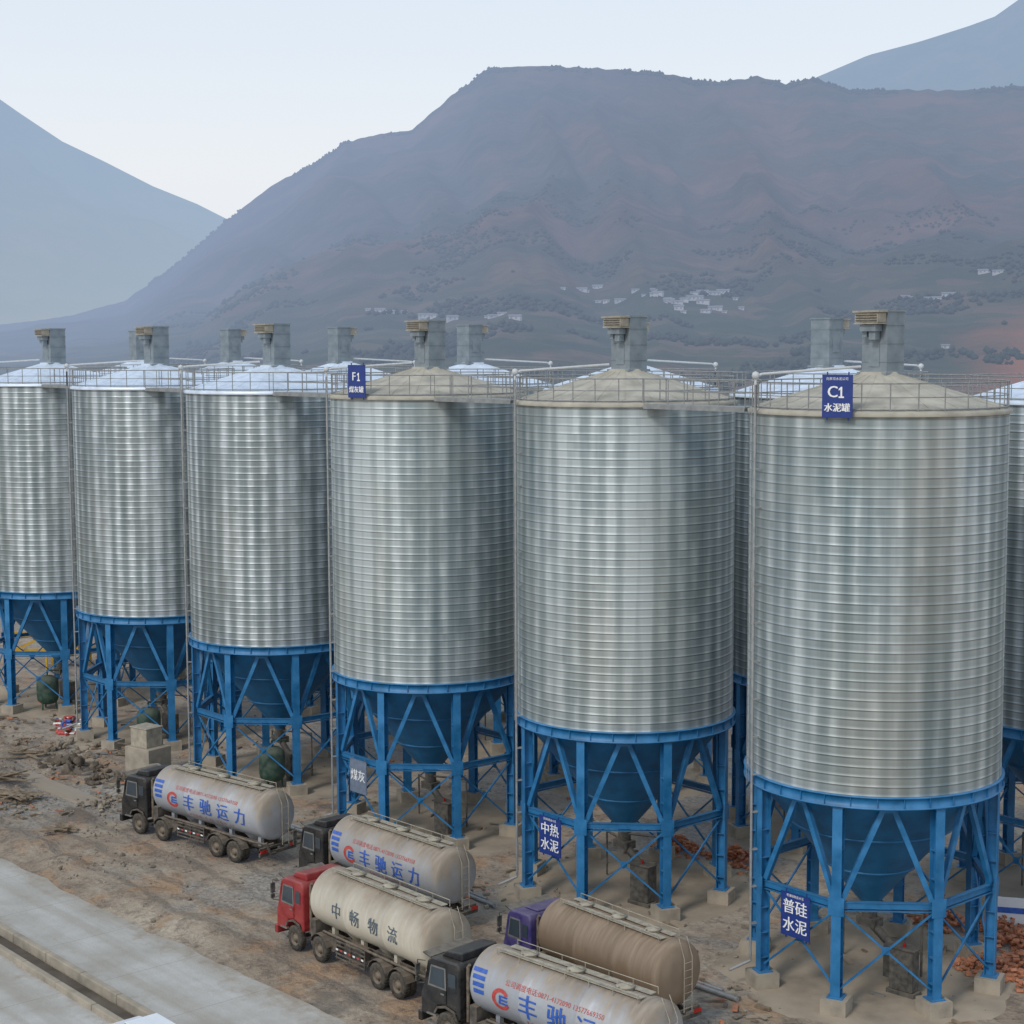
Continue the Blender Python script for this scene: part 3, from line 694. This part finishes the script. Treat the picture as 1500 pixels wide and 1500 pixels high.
ob('debris',b.mesh('debris',[M['wood'],M['rubble'],M['brick'],M['trim'],M['slab']]),None,(0,0,0),PHI,label="scattered scraps of wood, brick and metal on dirt",cat="debris",kind='stuff')
def pile(a,y,R,H,n,mat,label,cat,name='rubble_pile',rs=(.08,.32)):
    b=MB()
    for k in range(n):
        t=random.random()*6.28; q=math.sqrt(random.random()); rr=R*q*random.uniform(.7,1.4); h=H*max(0,(1-q))*random.random()
        rock(b,(rr*math.cos(t)*1.5,rr*math.sin(t),h),random.uniform(*rs)*(.4+.9*random.random()))
    ob(name,b.mesh(name,[M[mat]]),None,F(a,y,gz(a,y)),PHI,label,cat,kind='stuff')
pile(-92.5,45.5,1.5,.8,50,'drock',"heap of dark rock lumps on dirt","rubble",rs=(.15,.5))
pile(-88,45.4,1.1,.7,40,'drock',"small heap of dark rocks beside concrete blocks","rubble",rs=(.12,.4))
pile(-97,48,1.8,.5,60,'rubble',"low heap of broken stones near silo legs","rubble")
pile(-72,47,1.5,.3,50,'rubble',"low heap of stones beside a silo footing","rubble")
pile(-83.5,42.4,1.2,.25,40,'rubble',"low scatter of stones where the path ends","rubble")
for i,(a,y) in enumerate([(-38.4,60.8),(-36.5,59.5),(-42,60.8),(-40,62.3),(-54,61),(-57,60.2),(-34.5,57.5),(-37.6,57.6)]):
    b=MB()
    for k in range(170):
        t=random.random()*6.28; q=random.random(); b.box((1.6*q*math.cos(t),1.2*q*math.sin(t),.06+.8*(1-q)*random.random()),(.26,.14,.08),M=Matrix.Rotation(random.random()*3,3,'Z')@Matrix.Rotation(random.random()*.8,3,'X'))
    ob('brick_pile',b.mesh('brick_pile',[M['brick']]),None,F(a,y,0),PHI,"loose pile of dusty red bricks on the dirt","bricks",kind='stuff')
def planks(a,y,n,L,label,rz=0):
    b=MB()
    for k in range(n):
        b.box((random.uniform(-.4,.4),random.uniform(-.9,.9),.06+.05*(k//3)+random.random()*.15),(L*random.uniform(.5,1),random.uniform(.1,.22),.045),M=Matrix.Rotation(random.gauss(0,.5),3,'Z')@Matrix.Rotation(random.gauss(0,.08),3,'Y'))
    ob('timber_pile',b.mesh('timber_pile',[M['wood']]),None,F(a,y,gz(a,y)),PHI+rz,label,"timber",kind='stuff')
planks(-88,40,22,2.8,"untidy pile of weathered boards on dirt",.3); planks(-91,40.6,14,2.4,"scattered weathered boards on dirt",1.1); planks(-80.5,38.6,8,2.0,"few loose boards lying on the dirt",.2); planks(-93,50,20,2.6,"pile of boards beneath the silo legs",.6); planks(-97,44.5,16,2.6,"pile of boards beside rubble on dirt",.9)
for (a,y) in((-104,50.9),(-101.5,49.5)):
    b=MB()
    for k in range(70):
        t=random.random()*6.28; q=random.random(); b.box((1.3*q*math.cos(t),.9*q*math.sin(t),.05+.5*(1-q)*random.random()),(random.uniform(.15,.5),random.uniform(.1,.3),random.uniform(.03,.15)),mi=random.choice([0,0,1,2,3,3]),M=Matrix.Rotation(random.random()*3,3,'Z')@Matrix.Rotation(random.random(),3,'X'))
    ob('scrap_pile',b.mesh('scrap_pile',[M['redtxt'],M['bluetxt'],M['wtxt'],M['wood']]),None,F(a,y,gz(a,y)),PHI,"heap of red, blue and white scrap on dirt","scrap",kind='stuff')
def yframe(a,y,rz):
    b=MB()
    for x in(-3,0,3):
        for yv in(-1,1): b.beam((x,yv,0),(x,yv,2.6),.15,.15)
    for yv in(-1,1):
        for z in(1.2,2.6): b.beam((-3.1,yv,z),(3.1,yv,z),.14,.18)
        b.beam((-3,yv,1.2),(0,yv,2.6),.1,.1); b.beam((3,yv,1.2),(0,yv,2.6),.1,.1)
    for x in(-3,0,3): b.beam((x,-1,2.6),(x,1,2.6),.14,.14)
    b.box((1.5,0,1.6),(1.8,1.5,.9))
    ob('yellow_frame',b.mesh('yellow_frame',[M['yellow']]),None,F(a,y,0),PHI+rz,"yellow steel frame machine standing beyond the silo legs","machine")
wx,wy=-36.6,132.0; yframe(wx*CP+wy*SP,-wx*SP+wy*CP,.9)
b=MB(); b.box((0,0,.75),(2.2,.06,1.4),mi=0); b.box((0,-.04,.9),(2.2,.02,.25),mi=1); 
for x in(-.9,.9): b.beam((x,.05,0),(x,.7,.9),.06,.06,mi=0)
ob('site_board',b.mesh('site_board',[M['carw'],M['bluetxt']]),None,F(-39.3,62.6,0),PHI+.6,"white site board with a blue band among brick piles","board")
b=MB(); b.box((0,0,.9),(2.1,1.7,1.8)); b.box((-.1,.0,2.35),(1.4,1.2,1.1),mi=1); b.box((-.1,0,2.93),(1.5,1.3,.06),mi=1)
ob('concrete_block',b.mesh('concrete_block',[M['conc'],M['hood']]),None,F(-87.9,47.9,0),PHI+.2,"pale box on a rough concrete block beside silo legs","concrete block",bev=.05)
b=MB(); b.box((0,0,.5),(1.5,1.2,1.0)); b.box((.1,.1,1.12),(1.0,.8,.22))
ob('concrete_block',b.mesh('concrete_block',[M['conc']]),None,F(-85.6,46.9,0),PHI-.2,"low rough concrete block with rubble around it","concrete block",bev=.05)
for i in(3,4,5):
    b=MB(); b.lathe([(.001,-1.0),(.45,-.95),(.68,-.75),(.75,-.5),(.75,.5),(.68,.75),(.45,.95),(.001,1.0)],24,c=(0,0,1.35))
    for x in range(3): b.tube([(.55*math.cos(x*2.1),.55*math.sin(x*2.1),0),(.55*math.cos(x*2.1),.55*math.sin(x*2.1),.9)],.06,6)
    b.tube([(0,0,2.3),(0,0,2.7),(.8,0,2.7)],.06,8)
    ob('air_receiver',b.mesh('air_receiver',[M['green']]),None,F(A0-DA*i+2.4,54-2.2,.05),PHI+.9,"dark green pressure vessel on stands beneath a silo","pressure vessel","green vessels under the silos")
for i in(0,1,2):
    b=MB(); b.box((0,0,1.0),(1.0,.5,1.6)); b.box((0,-.26,1.0),(.9,.02,1.45)); b.box((.35,-.28,1.0),(.04,.04,.2)); b.box((0,0,.08),(1.2,.6,.16)); b.box((0,0,1.83),(1.2,.62,.05))
    b.tube([(0,0,1.85),(0,0,2.0)],.06,8,mi=1)
    ob('control_cabinet',b.mesh('control_cabinet',[M['darkm'],M['rlamp']]),None,F(A0-DA*i+2.4,54-1.0,.05),PHI+.1,"dusty electrical control cabinet beneath a silo","cabinet","control cabinets under the silos")
for (a,y,L,rz) in((-46.5,47.4,9,.05),(-60.5,47.9,8,-.03),(-75,47.8,7,.06)):
    b=MB(); b.tube([(-L/2,0,.12),(L/2,0,.12)],.1,10); b.tube([(-L/2,.3,.1),(L/2-1,.35,.1)],.07,8)
    ob('steel_pipe',b.mesh('steel_pipe',[M['galv']]),None,F(a,y,0),PHI+rz,"long steel pipe lying along the silo bases","pipe","pipes lying on the ground")

# ------------------------------------------------------------ hills
HC=25.0
def interp(tab,x):
    if x<=tab[0][0]: return tab[0][1]
    for (x0,y0),(x1,y1) in zip(tab[:-1],tab[1:]):
        if x<=x1: 
            t=(x-x0)/(x1-x0); return y0+(y1-y0)*t
    return tab[-1][1]
T1=[(-60,0),(-30,.1),(-22,.4),(-16.7,.7),(-14.6,.97),(-12.8,1.47),(-11.3,2.5),(-9.3,4.2),(-8,5.2),(-6.5,6.0),(-5.5,6.65),(-4.35,6.9),(-3.4,7.0),(-2.06,8.1),(-.8,9.0),(1.15,9.05),(3.4,8.9),(4.8,8.8),(5.9,8.55),(6.8,8.45),(8,8.6),(8.9,8.35),(9.8,8.5),(10.9,8.1),(12.4,8.05),(14.6,7.95),(16.7,8.05),(22,8.5),(30,7),(45,5)]
T2=[(-45,6),(-26,8.5),(-20,9.5),(-16.7,7.9),(-15.9,7.35),(-14.6,6.5),(-13.3,5.9),(-11.8,5.15),(-10.4,4.6),(-9.4,4.1),(-8,3),(-6,1),(-4,.2)]
T3=[(3,3),(6,6),(8.5,8),(10.2,8.65),(11.5,9.15),(13.1,9.5),(14.6,9.9),(15.4,10.15),(16.7,11),(20,12.5),(30,11),(45,8)]
def hz(tab,D,r0,az,r,amp,p,seed):
    zr=HC+D*math.tan(math.radians(interp(tab,az))); 
    X,Y=r*math.sin(math.radians(az)),r*math.cos(math.radians(az))
    n=mn.fractal(Vector((X*.0018,Y*.0018,seed)),1.0,2.1,7)
    q=az*.34+n*.7+(r/D)*.8*math.sin(az*.2)
    rd=1-abs(mn.noise(Vector((q,r*.0006,seed+4))))*2.2
    rd2=1-abs(mn.noise(Vector((q*2.6,r*.0012,seed+9))))*2.0
    if r<=D:
        t=max(0,(r-r0)/(D-r0)); g=t**p
        w=math.sin(math.pi*min(1,t))**.8 if t<1 else 0
        z=zr*g*(1-.16*w*(1-rd)-.05*w*(1-rd2)) + amp*n*w*.5*(.25+t)
    else:
        t=(r-D)/D; z=zr*(1-1.6*t)+amp*n*min(1,t*5)*.5
    if tab is T1: z+=3.0*mn.noise(Vector((az*3.1,7,0)))*min(1,zr/100)*sst(r,D*.8,D)
    return z-3*(1-sst(r,r0,r0*1.2))
def hill(name,tab,D,r0,az0,az1,da,mat,amp,p,seed):
    rs=[];r=r0
    while r<D*1.3: rs.append(r); r*=1.012 if r<D*.8 else 1.007
    rs.append(D); rs=sorted(set(rs)); na=int((az1-az0)/da)+1
    vs=[];fs=[]
    for r in rs:
        for i in range(na):
            az=az0+i*da; vs.append((r*math.sin(math.radians(az)),r*math.cos(math.radians(az)),hz(tab,D,r0,az,r,amp,p,seed)))
    for j in range(len(rs)-1):
        for i in range(na-1): fs.append((j*na+i,j*na+i+1,(j+1)*na+i+1,(j+1)*na+i))
    b=MB(); b.add(vs,fs,0,True); ob(name,b.mesh(name,[mat]),None,kind='structure')
D1,R1=2600,380
HP=(75,1.55,1.3)
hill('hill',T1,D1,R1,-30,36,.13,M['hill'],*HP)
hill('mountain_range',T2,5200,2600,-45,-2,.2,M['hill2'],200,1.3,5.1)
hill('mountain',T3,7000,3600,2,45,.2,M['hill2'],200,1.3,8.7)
b=MB(); random.seed(3)
octf=[(0,2,4),(2,1,4),(1,3,4),(3,0,4),(2,0,5),(1,2,5),(3,1,5),(0,3,5)]
for k in range(22000):
    az=random.uniform(-12,17.5)
    ridge=random.random()<.08
    if ridge: r=D1*random.uniform(.99,1.0)
    else: r=random.uniform(600,1700)
    X,Y=r*math.sin(math.radians(az)),r*math.cos(math.radians(az))
    if mn.fractal(Vector((X*.012,Y*.012,2)),1,2,4)<(.22 if not ridge else .0): continue
    z=hz(T1,D1,R1,az,r,*HP); s=random.uniform(1.0,2.6)*(1.2 if ridge else .9); h=s*random.uniform(.8,1.2)
    b.add([(X+s,Y,z+h*.5),(X-s,Y,z+h*.5),(X,Y+s,z+h*.5),(X,Y-s,z+h*.5),(X+random.uniform(-1,1),Y,z+h*1.4),(X,Y,z-h*.3)],octf,0,True)
ob('woodland',b.mesh('woodland',[M['leaf']]),None,label="scattered dark trees covering the hazy hillside",cat="woodland",kind='stuff')
def house(az,el,w,d,h,rz):
    r=420
    te=math.tan(math.radians(el))
    while r<2400 and (hz(T1,D1,R1,az,r,*HP)-HC)/r<te: r+=4
    z=hz(T1,D1,R1,az,r,*HP)
    b=MB(); b.box((0,0,h/2-.75),(w,d,h+1.5),mi=0)
    b.add([(-w/2-.4,-d/2-.5,h),(w/2+.4,-d/2-.5,h),(w/2+.4,d/2+.5,h),(-w/2-.4,d/2+.5,h),(-w/2-.4,0,h+d*.25),(w/2+.4,0,h+d*.25)],[(0,1,5,4),(2,3,4,5),(0,4,3),(1,2,5),(0,3,2,1)],1)
    for k in range(int(w/2.5)): b.box((-w/2+1.3+k*2.5,-d/2-.03,h*.5),(.9,.08,1.0),mi=1)
    s=math.radians(az); ob('village_house',b.mesh('village_house',[M['hwall'],M['hroof']]),None,(r*math.sin(s),r*math.cos(s),z),rz-s,"small pale house with grey roof on the hillside","house","hillside village houses")
def px2(x,y): 
    return math.degrees(math.atan((x-750)/2500)), math.degrees(math.atan((750-y)/2500))-5.6
V=[(1000,436,80,5,10),(1020,446,70,4,8),(1035,458,55,3,7),(945,430,25,4,4),(1350,443,40,3,7),(560,457,30,3,4),(850,427,30,4,4),(880,445,30,3,4),(735,465,30,4,4),(1430,410,35,4,3),(620,468,40,3,4),(1380,513,6,2,1)]
for (x,y,sx,sy,n) in V:
    for k in range(n):
        az,el=px2(x+random.uniform(-sx,sx),y+random.uniform(-sy,sy)); q=random.choice([.5,.6,.8,.9]); house(az,el,random.uniform(4,9)*q,random.uniform(3,4)*q,random.uniform(1.5,2.4)*q,random.uniform(-.4,.4))

# ------------------------------------------------------------ world, sun, camera
w=bpy.data.worlds.new("World"); S.world=w; w.use_nodes=True; t=w.node_tree; t.nodes.clear()
out=t.nodes.new('ShaderNodeOutputWorld'); sky=t.nodes.new('ShaderNodeTexSky'); sky.sky_type='NISHITA'; sky.sun_disc=False
ELV=math.radians(42); AZ=math.radians(215)
sky.sun_elevation=ELV; sky.sun_rotation=AZ; sky.dust_density=4; sky.air_density=1.2
bg1=t.nodes.new('ShaderNodeBackground'); bg1.inputs[1].default_value=.09; t.links.new(sky.outputs[0],bg1.inputs[0])
tc=t.nodes.new('ShaderNodeTexCoord'); sp=t.nodes.new('ShaderNodeSeparateXYZ'); t.links.new(tc.outputs['Generated'],sp.inputs[0])
rp=t.nodes.new('ShaderNodeValToRGB'); t.links.new(sp.outputs[2],rp.inputs[0]); e=rp.color_ramp.elements
e[0].position=0; e[0].color=(.88,.905,.94,1); e[1].position=.20; e[1].color=(.79,.88,.985,1); x=e.new(.10); x.color=(.905,.935,.98,1); x=e.new(.6); x.color=(.52,.65,.82,1)
bg2=t.nodes.new('ShaderNodeBackground'); bg2.inputs[1].default_value=1.04; t.links.new(rp.outputs[0],bg2.inputs[0])
mx=t.nodes.new('ShaderNodeMixShader'); mx.inputs[0].default_value=.85; t.links.new(bg1.outputs[0],mx.inputs[1]); t.links.new(bg2.outputs[0],mx.inputs[2]); t.links.new(mx.outputs[0],out.inputs[0])
sl=bpy.data.lights.new('sun','SUN'); sl.energy=1.5; sl.angle=math.radians(12); sl.color=(1,.96,.89)
so=bpy.data.objects.new('sun',sl); COL.objects.link(so)
sd=Vector((math.sin(AZ)*math.cos(ELV),math.cos(AZ)*math.cos(ELV),math.sin(ELV))); so.rotation_euler=sd.to_track_quat('Z','Y').to_euler()
cd=bpy.data.cameras.new('camera'); cam=bpy.data.objects.new('camera',cd); COL.objects.link(cam)
cam.matrix_world=Matrix.Translation((0,0,HC))@Matrix.Rotation(math.radians(.12),4,'Z')@Matrix.Rotation(math.radians(90-5.6),4,'X')@Matrix.Rotation(math.radians(-.25),4,'Z')
cd.lens=60; cd.sensor_width=36; cd.clip_end=30000; S.camera=cam
